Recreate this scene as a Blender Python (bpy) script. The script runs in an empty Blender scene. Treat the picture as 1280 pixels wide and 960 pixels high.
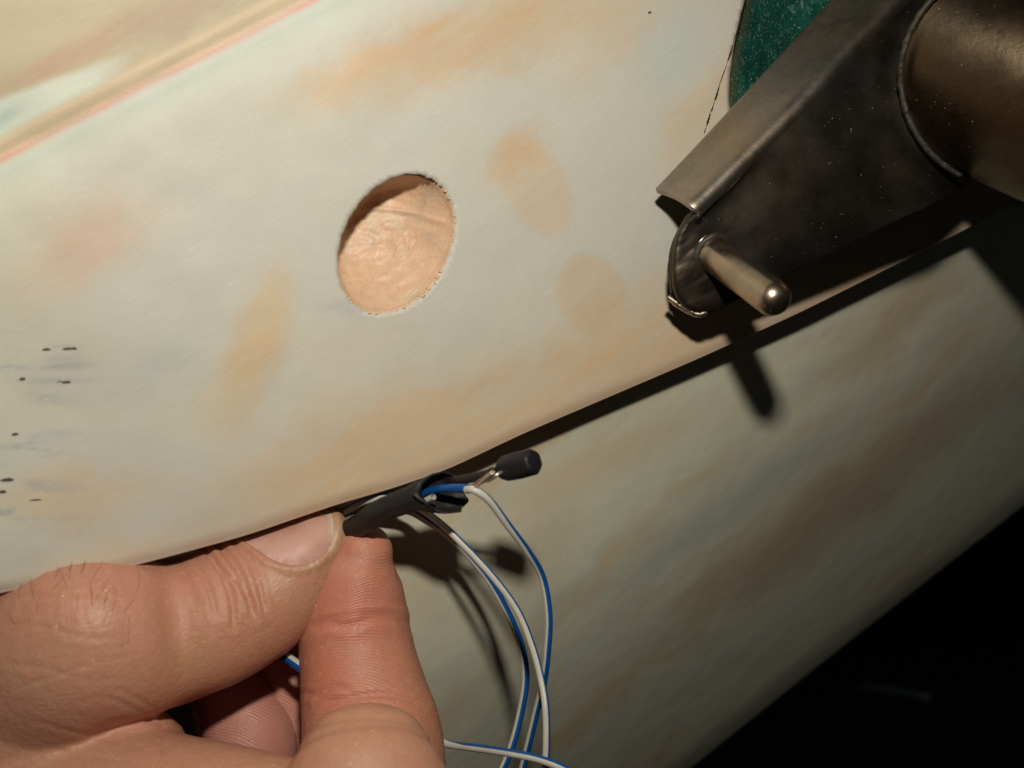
import bpy, bmesh, math, random
import numpy as np
from mathutils import Vector, Matrix, noise
from mathutils.bvhtree import BVHTree
random.seed(7); rng = np.random.RandomState(7)
SC = bpy.context.scene
COL = SC.collection
FPX = 1280 * 35 / 36.0

# ------------------------------------------------------------------ camera, world, light
cam_d = bpy.data.cameras.new('camera'); cam = bpy.data.objects.new('camera', cam_d); COL.objects.link(cam)
cam.location = (0, 0, 0); cam.rotation_euler = (math.radians(90), 0, 0)
cam_d.lens = 35; cam_d.sensor_width = 36; cam_d.clip_start = 0.005; cam_d.clip_end = 20
cam_d.dof.use_dof = True; cam_d.dof.focus_distance = 0.195; cam_d.dof.aperture_fstop = 17
SC.camera = cam
W = bpy.data.worlds.new('World'); SC.world = W; W.use_nodes = True
W.node_tree.nodes['Background'].inputs[0].default_value = (0.75, 0.85, 0.8, 1)
W.node_tree.nodes['Background'].inputs[1].default_value = 0.012
FX, FZ = 0.006, 0.071
la = bpy.data.lights.new('camera_flash', 'AREA'); la.shape = 'RECTANGLE'; la.size = 0.014; la.size_y = 0.009
la.energy = 0.365; la.color = (1.0, 0.965, 0.85)
lo = bpy.data.objects.new('camera_flash', la); COL.objects.link(lo); lo.location = (FX, 0.0, FZ)
aim = Vector((-0.015, 0.20, -0.005)) - Vector(lo.location)
lo.rotation_euler = aim.to_track_quat('-Z', 'Y').to_euler()
SC.view_settings.view_transform = 'Standard'; SC.view_settings.look = 'None'
SC.view_settings.exposure = 0; SC.view_settings.gamma = 1

# ------------------------------------------------------------------ helpers
def P(px, py, d):
    d = d * float(rescale(px, py))
    return Vector(((px - 640) / FPX * d, d, -(py - 480) / FPX * d)) * 0.001
SL0, SL1 = 0.75, 0.47      # depths below were measured against a steeper panel; both share one tilt axis
def rescale(px, py):
    p = np.minimum((np.asarray(px, float) - 640) * 0.906 + (np.asarray(py, float) - 480) * 0.423, 900)
    return 0.955 * (1 - SL0 * p / FPX) / (1 - SL1 * p / FPX)
def Pn(px, py, d):
    px, py, d = np.broadcast_arrays(px, py, d)
    d = d * rescale(px, py)
    return np.stack([(px - 640) / FPX * d, d, -(py - 480) / FPX * d], -1) * 0.001
def proj(co):
    return 640 + FPX * co[:, 0] / co[:, 1], 480 - FPX * co[:, 2] / co[:, 1]
GX, GY = 0.906, 0.423
def dplane(px, py):
    p = (np.asarray(px, float) - 640) * GX + (np.asarray(py, float) - 480) * GY
    return 200.0 / (1 - 0.75 * np.minimum(p, 900) / FPX)
# normal of the upper panel (towards camera)
_a, _b, _c = [np.array(Pn(x, y, dplane(x, y))) for x, y in ((500, 300), (600, 300), (500, 400))]
PN = np.cross(_b - _a, _c - _a); PN /= np.linalg.norm(PN)
if PN[1] > 0: PN = -PN
def vnoise(x, y, seed=0):
    x = np.asarray(x, float); y = np.asarray(y, float)
    r = np.random.RandomState(seed).rand(256, 256)
    xi = np.floor(x).astype(int); yi = np.floor(y).astype(int)
    fx = x - xi; fy = y - yi; fx = fx * fx * (3 - 2 * fx); fy = fy * fy * (3 - 2 * fy)
    g = lambda a, b: r[a % 256, b % 256]
    return (g(xi, yi) * (1 - fx) + g(xi + 1, yi) * fx) * (1 - fy) + (g(xi, yi + 1) * (1 - fx) + g(xi + 1, yi + 1) * fx) * fy
def fbm(x, y, seed=0, o=4):
    s = 0; a = .5; t = 0
    for k in range(o):
        s = s + a * vnoise(np.asarray(x) * 2 ** k, np.asarray(y) * 2 ** k, seed + k); t += a; a *= .5
    return s / t
def sstep(a, b, x):
    t = np.clip((x - a) / (b - a), 0, 1); return t * t * (3 - 2 * t)
def mesh(name, verts, faces, mat=None, parent=None, smooth=True):
    me = bpy.data.meshes.new(name); me.from_pydata([tuple(v) for v in verts], [], [tuple(f) for f in faces]); me.update()
    ob = bpy.data.objects.new(name, me); COL.objects.link(ob)
    if mat: me.materials.append(mat)
    if parent: ob.parent = parent
    if smooth: me.polygons.foreach_set('use_smooth', [True] * len(me.polygons))
    return ob
def thing(name, label, cat, loc=(0, 0, 0)):
    o = bpy.data.objects.new(name, None); COL.objects.link(o); o.empty_display_size = 0.01
    o['label'] = label; o['category'] = cat; return o
def tag(o, label, cat, group=None):
    o['label'] = label; o['category'] = cat
    if group: o['group'] = group
    return o
def getco(me):
    co = np.empty(len(me.vertices) * 3); me.vertices.foreach_get('co', co); return co.reshape(-1, 3)
def getno(me):
    co = np.empty(len(me.vertices) * 3, dtype=np.float32)
    me.vertices.foreach_get('normal', co); return co.reshape(-1, 3).astype(float)
def setcol(me, name, rgb):
    a = me.color_attributes.new(name, 'FLOAT_COLOR', 'POINT')
    c = np.ones((len(me.vertices), 4)); c[:, :3] = rgb; a.data.foreach_set('color', c.ravel())
def setfloat(me, name, v):
    a = me.attributes.new(name, 'FLOAT', 'POINT'); a.data.foreach_set('value', np.asarray(v, dtype=float).ravel())
def catmull(pts, n):
    pts = np.array(pts, float); m = len(pts)
    ext = np.vstack([2 * pts[0] - pts[1], pts, 2 * pts[-1] - pts[-2]])
    out = []
    for t in np.linspace(0, m - 1 - 1e-9, n):
        i = int(t); f = t - i; a, b, c, d = ext[i:i + 4]
        out.append(.5 * ((2 * b) + (-a + c) * f + (2 * a - 5 * b + 4 * c - d) * f * f + (-a + 3 * b - 3 * c + d) * f ** 3))
    return np.array(out)

# material helpers
class NT:
    def __init__(s, name):
        s.m = bpy.data.materials.new(name); s.m.use_nodes = True; s.t = s.m.node_tree
        s.b = s.t.nodes['Principled BSDF']
    def n(s, typ, **kw):
        nd = s.t.nodes.new(typ)
        for k, v in kw.items():
            if k.startswith('_'): nd.inputs[k[1:].replace('_', ' ')].default_value = v
            else: setattr(nd, k, v)
        return nd
    def l(s, a, b): s.t.links.new(a, b)
    def obj(s): return s.n('ShaderNodeTexCoord').outputs['Object']
    def map(s, vec, scale=(1, 1, 1), rot=(0, 0, 0)):
        m = s.n('ShaderNodeMapping'); m.inputs['Rotation'].default_value = rot; s.l(vec, m.inputs['Vector'])
        k = s.n('ShaderNodeMapping'); k.inputs['Scale'].default_value = scale; s.l(m.outputs[0], k.inputs['Vector']); return k.outputs[0]
    def noise(s, vec, scale, detail=3, rough=.5, dist=0):
        n = s.n('ShaderNodeTexNoise'); n.inputs['Scale'].default_value = scale; n.inputs['Detail'].default_value = detail
        n.inputs['Roughness'].default_value = rough; n.inputs['Distortion'].default_value = dist
        s.l(vec, n.inputs['Vector']); return n.outputs['Fac']
    def ramp(s, fac, stops):
        r = s.n('ShaderNodeValToRGB'); s.l(fac, r.inputs[0]); e = r.color_ramp.elements
        while len(e) < len(stops): e.new(.5)
        for k, (p, c) in enumerate(stops):
            e[k].position = p; e[k].color = (c, c, c, 1) if not hasattr(c, '__len__') else (*c, 1)
        return r.outputs[0]
    def mix(s, fac, a, b, mode='MIX'):
        m = s.n('ShaderNodeMix', data_type='RGBA', blend_type=mode)
        if hasattr(fac, 'links'): s.l(fac, m.inputs[0])
        else: m.inputs[0].default_value = fac
        for v, i in ((a, 6), (b, 7)):
            if hasattr(v, 'links'): s.l(v, m.inputs[i])
            else: m.inputs[i].default_value = (*v, 1)
        return m.outputs[2]
    def math(s, op, a, b=0.0):
        m = s.n('ShaderNodeMath', operation=op)
        for v, i in ((a, 0), (b, 1)):
            if hasattr(v, 'links'): s.l(v, m.inputs[i])
            else: m.inputs[i].default_value = v
        return m.outputs[0]
    def attr(s, name):
        a = s.n('ShaderNodeAttribute'); a.attribute_name = name; return a
    def bump(s, h, dist, strength=1.0, prev=None):
        b = s.n('ShaderNodeBump'); b.inputs['Distance'].default_value = dist; b.inputs['Strength'].default_value = strength
        s.l(h, b.inputs['Height'])
        if prev is not None: s.l(prev, b.inputs['Normal'])
        return b.outputs[0]
    def set(s, k, v):
        if hasattr(v, 'links'): s.l(v, s.b.inputs[k])
        else: s.b.inputs[k].default_value = v if not (hasattr(v, '__len__') and len(v) == 3 and k in ('Base Color', 'Specular Tint')) else (*v, 1)
        return s

def primer_mat(name, fine_dir=0.5):
    t = NT(name); o = t.obj(); c = t.attr('paint').outputs['Color']
    n1 = t.noise(o, 90, 5, .6); c = t.mix(t.ramp(n1, [(.35, 0), (.7, .16)]), c, (.50, .45, .36))
    # sanding scratches: noise stretched along one direction
    sc = t.noise(t.map(o, (260, 260, 5200), (0, fine_dir, 0)), 1.0, 2, .6)
    c = t.mix(t.ramp(sc, [(.57, 0), (.76, .22)]), c, (.80, .74, .62))
    c = t.mix(t.ramp(t.noise(t.map(o, (200, 200, 3800), (0, fine_dir + .2, 0)), 1.0, 2, .6), [(.2, .14), (.38, 0)]), c, (.42, .36, .28))
    grain = t.noise(o, 2600, 2, .6); c = t.mix(t.ramp(grain, [(.3, .10), (.55, 0)]), c, (.30, .28, .22))
    t.set('Base Color', c).set('Roughness', t.ramp(n1, [(.3, .50), (.7, .64)])).set('Specular IOR Level', .25)
    b = t.bump(sc, .00006, .45); b = t.bump(t.noise(o, 1500, 3, .6), .00006, .35, b); b = t.bump(t.noise(o, 60, 3), .0012, .35, b)
    t.set('Normal', b)
    return t
M_primer = primer_mat('sanded_primer', .55).m
M_primer2 = primer_mat('sanded_primer_lower', .64).m

# ------------------------------------------------------------------ garage behind (dark)
t = NT('dark_backdrop'); t.set('Base Color', (.035, .04, .036)).set('Roughness', .9); M_dark = t.m
f = mesh('floor', [(-4, -1, -1.0), (4, -1, -1.0), (4, 5, -1.0), (-4, 5, -1.0)], [(0, 1, 2, 3)], M_dark, smooth=False); f['kind'] = 'structure'
f = mesh('back_wall', [(-4, 4, -1.0), (4, 4, -1.0), (4, 4, 2.5), (-4, 4, 2.5)], [(0, 1, 2, 3)], M_dark, smooth=False); f['kind'] = 'structure'

# ------------------------------------------------------------------ upper panel
EDGE = np.array([(-320, 815), (0, 740), (120, 718), (214, 694), (309, 668), (420, 630), (490, 610), (560, 586), (650, 543), (760, 496), (870, 449), (1000, 390), (1100, 340), (1180, 300), (1280, 248), (1500, 130)], float)
def yedge(x): return np.interp(x, EDGE[:, 0], EDGE[:, 1])
_xs = np.arange(-330, 1520, 4.0); _ye = yedge(_xs)
_k = np.exp(-np.linspace(-2, 2, 25) ** 2); _k /= _k.sum(); _ye = np.convolve(np.pad(_ye, 12, 'edge'), _k, 'valid')
def yedge(x): return np.interp(x, _xs, _ye)
CUT = np.array([(-420, 975), (-120, 950), (-40, 940), (0, 931), (20, 926), (60, 917), (95, 912.5), (125, 911), (145, 914), (165, 925), (185, 950), (200, 990), (210, 1100), (212, 1600)], float)
def xcut(y): return np.interp(y, CUT[:, 0], CUT[:, 1])
def ycut(x): return np.interp(x, CUT[6:, 1], CUT[6:, 0])
def dupper(px, py):
    d = dplane(px, py)
    # crease at upper left: the surface above it leans back towards the viewer
    s = (px * 0.457 + py * 0.889) - 176          # signed distance below the crease line (0,198)-(385,0)
    d = d + 3.0 * np.exp(-(s / 10.0) ** 2) * 0.22 - 0.030 * np.maximum(-s - 4, 0) + 0.6 * np.exp(-((s - 25) / 26.0) ** 2)
    e = yedge(px) - py
    d = d + .7 * np.clip(1 - e / 16.0, 0, 1) ** 2.2
    d = d + (fbm(px / 170.0, py / 170.0, 5, 3) - .5) * 1.6
    return d
HC = (495.5, 304.5); HA, HB, HT = 92.8, 66.7, math.radians(28.6)
def hell(px, py):
    x = px - HC[0]; y = -(py - HC[1])
    u = x * math.sin(HT) + y * math.cos(HT); v = x * math.cos(HT) - y * math.sin(HT)
    return u / HA, v / HB
def hinv(u, v):
    u = u * HA; v = v * HB
    x = u * math.sin(HT) + v * math.cos(HT); y = u * math.cos(HT) - v * math.sin(HT)
    return HC[0] + x, HC[1] - y
def gs(px, py, cx, cy, rx, ry, ang, hard=1.0):
    c, s = math.cos(math.radians(ang)), math.sin(math.radians(ang))
    x = px - cx; y = -(py - cy); u = (x * c + y * s) / rx; v = (-x * s + y * c) / ry
    r2 = u * u + v * v
    return np.exp(-r2 ** hard)
TAN = np.array((.58, .395, .235)); PINK = np.array((.64, .40, .29)); BLUE = np.array((.45, .53, .50)); CREAM = np.array((.78, .63, .38))
ROSE = np.array((.66, .33, .27)); GREYB = np.array((.36, .38, .42)); OCH = np.array((.51, .37, .225)); BASE = np.array((.568, .542, .472))
def blend(c, m, col): m = np.clip(m, 0, 1)[..., None]; return c * (1 - m) + np.asarray(col) * m
blend0 = blend
def upaint(px, py):
    us = px * .82 - py * .57; vs_ = px * .57 + py * .82
    streak = .62 + .76 * fbm(us / 110., vs_ / 6., 501, 3)
    wx = (fbm(px / 45., py / 45., 11, 5) - .5) * 50; wy = (fbm(px / 45., py / 45., 21, 5) - .5) * 50
    def blend(c, m, col): return blend0(c, np.where(m > .97, m, m * streak), col)
    x = px + wx; y = py + wy
    c = np.broadcast_to(BASE, px.shape + (3,)).copy()
    c = blend(c, .45 * sstep(.5, .75, fbm(x / 230., y / 150., 31)), (.60, .53, .40))
    c = blend(c, .2 * sstep(.52, .75, fbm(x / 200., y / 160., 41)), (.50, .55, .50))
    e = yedge(px) - py
    # warm band along the lower edge
    c = blend(c, .75 * sstep(150, 40, e + (fbm(px / 70., py / 70., 51) - .5) * 110) * sstep(180, 420, px), TAN * 1.12)
    c = blend(c, .35 * sstep(26, 0, e), PINK)
    c = blend(c, .55 * gs(x, y, 80, 625, 110, 38, 8, 1.5), TAN * 1.12)
    c = blend(c, .40 * gs(x, y, 150, 690, 120, 22, 12, 1.5), TAN * 1.15)
    c = blend(c, .85 * gs(px + wx * .4, py + wy * .4, 322, 425, 92, 34, 70, 2), OCH * 1.2)
    c = blend(c, .35 * gs(px + wx * .4, py + wy * .4, 285, 505, 50, 40, 60, 2), OCH * 1.2)
    c = blend(c, .65 * gs(x, y, 105, 305, 92, 42, 33, 1.4), PINK)
    c = blend(c, .85 * gs(x, y, 590, 48, 200, 48, 20, 1.8), TAN * 1.02)
    c = blend(c, .45 * gs(x, y, 440, 95, 80, 26, 20, 1.4), TAN * 1.15)
    c = blend(c, .75 * gs(x, y, 650, 192, 36, 24, 35, 1.6), TAN * 1.02)
    c = blend(c, .42 * gs(px + wx * .3, py + wy * .3, 672, 235, 72, 40, 115, 6), TAN * 1.1)
    c = blend(c, .55 * gs(px + wx * .3, py + wy * .3, 738, 368, 50, 42, 100, 6), TAN * 1.05)
    c = blend(c, .35 * gs(x, y, 760, 40, 90, 40, 40, 1.4), TAN * 1.1)
    c = blend(c, .55 * gs(x, y, 880, 130, 95, 26, 60, 1.5), OCH * 1.2)
    c = blend(c, .4 * gs(x, y, 830, 60, 60, 40, 60, 1.5), BLUE)
    c = blend(c, .5 * gs(x, y, 560, 500, 120, 18, 24, 1.5), TAN * 1.1)
    c = blend(c, .16 * gs(x, y, 90, 470, 150, 30, -2, 1.2), GREYB)
    c = blend(c, .4 * sstep(140, -60, px), (.62, .63, .50))
    # blue-grey streaks at the left rim
    st = sstep(.55, .75, fbm(px / 80., py / 9., 61)) * sstep(150, 10, px) * sstep(400, 440, py) * sstep(680, 640, py)
    c = blend(c, .55 * st, GREYB * .9)
    c = blend(c, .6 * gs(px, py, 80, 458, 34, 4, 3, 1) + .5 * gs(px, py, 75, 476, 38, 4, 0, 1), GREYB * .8)
    c = blend(c, .35 * gs(px, py, 440, 384, 40, 9, 0, 1.4), GREYB)
    # crease colours
    s = (px * 0.457 + py * 0.889) - 176
    q = s + (fbm(px / 60., py / 60., 71) - .5) * 5
    c = blend(c, .55 * sstep(70, 14, q) * sstep(4, 12, q), (.55, .62, .54))
    far = sstep(-18, -30, q)
    c = blend(c, sstep(2, -3, q), (.86, .68, .47))
    c = blend(c, .85 * np.exp(-((q - 2) / 3.4) ** 2), ROSE)
    c = blend(c, .3 * np.exp(-((q + 15) / 3) ** 2), (.62, .44, .28))
    c = blend(c, far, (.62, .53, .37))
    c = blend(c, .75 * far * sstep(330, 60, px) * sstep(-48, -36, q - .1 * px + 6) , (.60, .47, .33))
    tri = far * sstep(-72, -60, q - .13 * px) * sstep(185, 120, px + .9 * (q + 40))
    c = blend(c, tri, (.76, .80, .68))
    c = blend(c, .6 * gs(px, py, 6, 146, 26, 8, 35), (.40, .54, .52))
    c = blend(c, .85 * far * (1 - tri) * gs(px, py, 85, 72, 110, 17, 28, 1.5), (.60, .39, .28))
    c = blend(c, .75 * far * gs(x, y, 220, 22, 110, 26, 20, 1.5), (.54, .40, .32))
    return c
st = 3.4
xs = np.arange(-300, 1490, st); nrow = 260
V = []; PX = []; PY = []
vs = np.linspace(0, 1, nrow)
gx = np.repeat(xs[None, :], nrow, 0); gy = -300 + vs[:, None] * (yedge(xs)[None, :] + 300)
# snap to the hole rim and the cut-out edge
u, v = hell(gx, gy); r = np.hypot(u, v)
cut = lambda x, y: (x - xcut(y)) * (y < 150) + (y >= 150) * (ycut(x) - y) * (x > 905) + (y >= 150) * (x <= 905) * -99
inh = r < 1.0; inc = (gx > xcut(gy)) & (gy < 212)
dead = inh | inc
nr, nc = gx.shape
fdead = dead[:-1, :-1] & dead[1:, :-1] & dead[:-1, 1:] & dead[1:, 1:]
anyd = dead[:-1, :-1] | dead[1:, :-1] | dead[:-1, 1:] | dead[1:, 1:]
keep = ~anyd
vk = np.zeros((nr, nc), bool)
vk[:-1, :-1] |= keep; vk[1:, :-1] |= keep; vk[:-1, 1:] |= keep; vk[1:, 1:] |= keep
va = np.zeros((nr, nc), bool)
va[:-1, :-1] |= anyd; va[1:, :-1] |= anyd; va[:-1, 1:] |= anyd; va[1:, 1:] |= anyd
bnd = vk & va
ang = np.arctan2(v, u)
rimr = 1 + .008 * np.sin(ang * 23) + .006 * np.sin(ang * 51 + 1)
hb = bnd & (r < 1.3)
nx_, ny_ = hinv(u / r * rimr, v / r * rimr)
gx = np.where(hb, nx_, gx); gy = np.where(hb, ny_, gy)
cb = bnd & ~hb & (gy < 160)
gx = np.where(cb, xcut(gy), gx)
cb2 = bnd & ~hb & (gy >= 160); gy = np.where(cb2, ycut(np.maximum(gx, 912.)), gy)
D = dupper(gx, gy)
top = Pn(gx, gy, D).reshape(-1, 3)
# rolled lip along the lower edge
lip = []
lp = []
for k in range(1, 12):
    a = k / 11.0
    if a < .5: th = a / .5 * math.pi / 2; dy = .25 * math.sin(th); dd = .5 * (1 - math.cos(th))
    else: dy = .25; dd = .5 + (a - .5) / .5 * 3.0
    lx = xs; ly = yedge(xs); pl = Pn(lx, ly, dupper(lx, ly))
    up_ = np.array([0.30, 0.1, 0.95])
    o_ = pl + np.array([0, 1, 0]) * dd * .001 - up_[None] * (dy - 0.0) * .001 * (1 if a < .5 else 1)
    if a >= .5: o_ = o_ + up_[None] * (a - .5) * 2.2 * .001
    lip.append(o_); lp.append(np.stack([lx, ly], -1))
allv = np.vstack([top] + lip); allp = np.vstack([np.stack([gx.ravel(), gy.ravel()], -1)] + lp)
fc = []
kk = np.argwhere(keep)
for i, j in kk: fc.append((i * nc + j, (i + 1) * nc + j, (i + 1) * nc + j + 1, i * nc + j + 1))
base = nr * nc; prev = (nr - 1) * nc
for k in range(11):
    cur = base + k * nc
    for j in range(nc - 1): fc.append((prev + j, cur + j, cur + j + 1, prev + j + 1))
    prev = cur
panel = thing('fairing_panel', 'large sanded primer fairing panel with a round filled hole, above the gap', 'fairing panel')
sk = mesh('panel_skin', allv, fc, M_primer, panel)
setcol(sk.data, 'paint', upaint(allp[:, 0], allp[:, 1]))
bm = bmesh.new(); bm.from_mesh(sk.data)
bmesh.ops.delete(bm, geom=[w for w in bm.verts if not w.link_faces], context='VERTS')
# give rim edges depth: hole wall and cut-out wall
be = [e_ for e_ in bm.edges if e_.is_boundary]
def ep(e_):
    m = (e_.verts[0].co + e_.verts[1].co) / 2; return 640 + FPX * m.x / m.y, 480 - FPX * m.z / m.y
sel = [e_ for e_ in be if (lambda q: -290 < q[0] < 1470 and -290 < q[1] and q[1] < yedge(q[0]) - 60)(ep(e_))]
ret = bmesh.ops.extrude_edge_only(bm, edges=sel)
nv = [g for g in ret['geom'] if isinstance(g, bmesh.types.BMVert)]
bmesh.ops.translate(bm, verts=nv, vec=Vector(-PN * 0.0022))
bm.to_mesh(sk.data); bm.free()
sk.data.polygons.foreach_set('use_smooth', [True] * len(sk.data.polygons))

# filler bowl in the hole
t = NT('peach_filler'); o = t.obj()
n1 = t.noise(o, 220, 4, .6); n2 = t.noise(o, 420, 4, .65, .6)
c = t.ramp(n2, [(.3, (.63, .40, .25)), (.5, (.68, .44, .285)), (.72, (.72, .49, .325))])
c = t.mix(t.ramp(n1, [(.54, 0), (.66, .35)]), c, (.46, .44, .33))
c = t.mix(t.ramp(t.noise(o, 1900, 2), [(.62, 0), (.7, .45)]), c, (.45, .25, .13))
c = t.mix(t.attr('rim').outputs['Fac'], c, (.36, .22, .12))
t.set('Base Color', c).set('Roughness', .44)
wv = t.noise(t.map(o, (160, 700, 700), (0, .9, 0)), 1.0, 4, .6, 1.0)
b = t.bump(wv, .0006, .35); b = t.bump(t.noise(o, 900, 4, .65), .0003, .55, b)
t.set('Normal', b); M_fill = t.m
NR, NA = 46, 150; V = []; rimv = []
for i in range(NR + 1):
    for j in range(NA):
        a = 2 * math.pi * j / NA; rr = (i / NR)
        uu, vv = rr * math.cos(a), rr * math.sin(a)
        px, py = hinv(uu * 1.012, vv * 1.012)
        dirn = (-(px - HC[0]) * .75 - (py - HC[1]) * .65) / 90.0   # positive to upper left
        h = (8.2 + 5.0 * dirn) * (1 - rr ** (2.3 + 9 * max(dirn + .1, 0.0))) ** 0.9
        h += .25 * noise.noise(Vector((px / 14, py / 9, 3))) * (1 - rr ** 6) + .55 * math.exp(-((py - (262 + .12 * (px - 500) + .0035 * (px - 505) ** 2)) / 3.5) ** 2) * -1.3 * (1 - rr ** 4) * (.4 + .6 * noise.noise(Vector((px / 16, py / 16, 2))) + .3)
        h += .6 * noise.noise(Vector((px / 34, py / 34, 9)))
        if rr > .93:
            edge_ = sstep(.93, 1, rr)
            h = h * (1 - edge_) + edge_ * (.25 + 1.9 * sstep(-.2, .5, dirn))
        q = Pn(px, py, float(dupper(np.float64(px), np.float64(py)))) - PN * h * .001
        V.append(q); rimv.append(0.5 * max(0, rr - .93) / .07)
F = []
for i in range(NR):
    for j in range(NA):
        F.append((i * NA + j, (i + 1) * NA + j, (i + 1) * NA + (j + 1) % NA, i * NA + (j + 1) % NA))
fl = mesh('filler', V, F, M_fill, panel); setfloat(fl.data, 'rim', rimv)
# ragged crumbs of filler round the lower right of the rim
V = []; F = []
def lump(c, r, sd, V, F, sq=(1, 1, 1)):
    b = bmesh.new(); bmesh.ops.create_icosphere(b, subdivisions=1, radius=1)
    o0 = len(V)
    for w in b.verts:
        k = 1 + .55 * noise.noise(w.co * 1.7 + Vector((sd, sd * 2.3, 0)))
        V.append(Vector((w.co.x * sq[0], w.co.y * sq[1], w.co.z * sq[2])) * r * k + Vector(c))
    for f_ in b.faces: F.append(tuple(o0 + w.index for w in f_.verts))
    b.free()
for k in range(80):
    a = random.uniform(-.35, 4.0)  # angle in (u,v): u axis up-right, v right-down
    if random.random() < .5: a = random.choice([1.0, 1.95, 2.25, 3.0]) + random.gauss(0, .05)
    rr = random.gauss(1.002, .008); px, py = hinv(rr * math.cos(a), rr * math.sin(a))
    q = Pn(px, py, float(dupper(np.float64(px), np.float64(py)))) + PN * random.uniform(-.0004, .0000)
    lump(q, random.choice([.12, .16, .22, .34]) * .001 * random.uniform(.7, 1.2), k, V, F, (1.5, .7, 1))
ob = mesh('filler_crumb', V, F, M_fill, panel)
ob['kind'] = 'stuff'

# crack: dark slivers on the skin paint the shade of a thin groove
t = NT('crack_shade'); t.set('Base Color', (.02, .018, .012)).set('Roughness', .9); M_crack = t.m
def sliver(pts, w, name, parent, mat, off=.00006, dfun=dupper):
    pts = catmull(pts, len(pts) * 5); V = []; F = []
    n = len(pts)
    for i, p in enumerate(pts):
        tt = pts[min(i + 1, n - 1)] - pts[max(i - 1, 0)]; tt = tt / (np.linalg.norm(tt) + 1e-9); nn = np.array([-tt[1], tt[0]])
        ww = w * (math.sin(math.pi * (i + .3) / (n - .4)) ** .5) * (.7 + .6 * random.random())
        for s in (-1, 1):
            x, y = p + nn * ww * s * .5; V.append(Pn(x, y, float(dfun(np.float64(x), np.float64(y)))) + PN * off)
    for i in range(n - 1): F.append((2 * i, 2 * i + 1, 2 * i + 3, 2 * i + 2))
    return mesh(name, V, F, mat, parent, smooth=False)
for pts, w in (([(922, 36), (919, 46), (917, 54)], 1.1), ([(916, 56), (913, 66), (909, 78)], 2.0), ([(907, 84), (903, 95), (900, 104)], 1.4),
               ([(899, 107), (896, 118), (893, 127)], 2.4), ([(892, 131), (889, 140)], 1.4), ([(888, 142), (885, 151), (883, 158)], 2.6), ([(882, 160), (880, 167)], 1.4), ([(927, 12), (924, 30)], .7)):
    sliver(pts, w, 'crack', panel, M_crack)
sliver([(926, 14), (922, 36), (916, 56), (908, 81), (899, 106), (892, 130), (887, 142), (881, 165)], .75, 'crack', panel, M_crack)
t = NT('brown_speck'); t.set('Base Color', (.09, .05, .045)).set('Roughness', .8); M_speck = t.m
for x, y, w, h in ((58, 437, 11, 3.2), (87, 436, 19, 3.4), (83, 478, 11, 3.6), (75, 477, 8, 1.5), (28, 474, 8, 4), (19, 543, 9, 3.6), (9, 600, 17, 4.5), (3, 615, 10, 4), (812, 16, 4, 3), (45, 625, 16, 2)):
    sliver([(x - w / 2, y + .6), (x - w / 5, y), (x + w / 5, y - .5), (x + w / 2, y)], h, 'speck', panel, M_speck)

# ------------------------------------------------------------------ lower panel
def wdist(px, py): return (px - 1280) * -.62 + (py - 632) * -.784
def dlower(px, py):
    w = wdist(px, py); e = np.maximum(py - yedge(px), 0); q = np.clip((480 - w) / 480, 0, 1.3)
    d = dplane(px, np.minimum(py, 1000)) + 9 + 7 * (1 - np.exp(-e / 80.0)) + 8 * q + 105 * q ** 3 + 60 * sstep(450, 240, px) * sstep(-60, 60, py - 760)
    return d + (fbm(px / 260., py / 260., 91, 2) - .5) * 2
# grid following the outer edge: s along it, w across it
ws = np.concatenate([np.linspace(760, 12, 170), np.linspace(10, 0, 8)]); ss = np.linspace(-560, 1250, 300)
SS, WW = np.meshgrid(ss, ws)
bow = 0.00004 * (SS - 300) ** 2 - 3
LX = 1280 - .784 * SS - .62 * WW; LY = 632 + .62 * SS - .784 * WW + bow * .6
okx = LY > yedge(LX) - 40
Dl = dlower(LX, LY)
Dl = Dl + 9 * np.clip(1 - WW / 26.0, 0, 1) ** 2
low = Pn(LX, LY, Dl)
back = []
for k in range(1, 6):
    b_ = low[-1] + np.array([-.25, 1, .15]) * (.004 * k ** 1.6) + np.array([-.1, 0, .3]) * .002 * k; back.append(b_)
nr2, nc2 = LX.shape
allv = np.vstack([low.reshape(-1, 3)] + back); pp = np.vstack([np.stack([LX.ravel(), LY.ravel()], -1)] + [np.stack([LX[-1], LY[-1]], -1)] * 5)
fc = []
for i in range(nr2 + 4):
    for j in range(nc2 - 1):
        if i < nr2 - 1 and not (okx[i, j] and okx[i, j + 1] and okx[i + 1, j] and okx[i + 1, j + 1]): continue
        fc.append((i * nc2 + j, i * nc2 + j + 1, (i + 1) * nc2 + j + 1, (i + 1) * nc2 + j))
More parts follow.
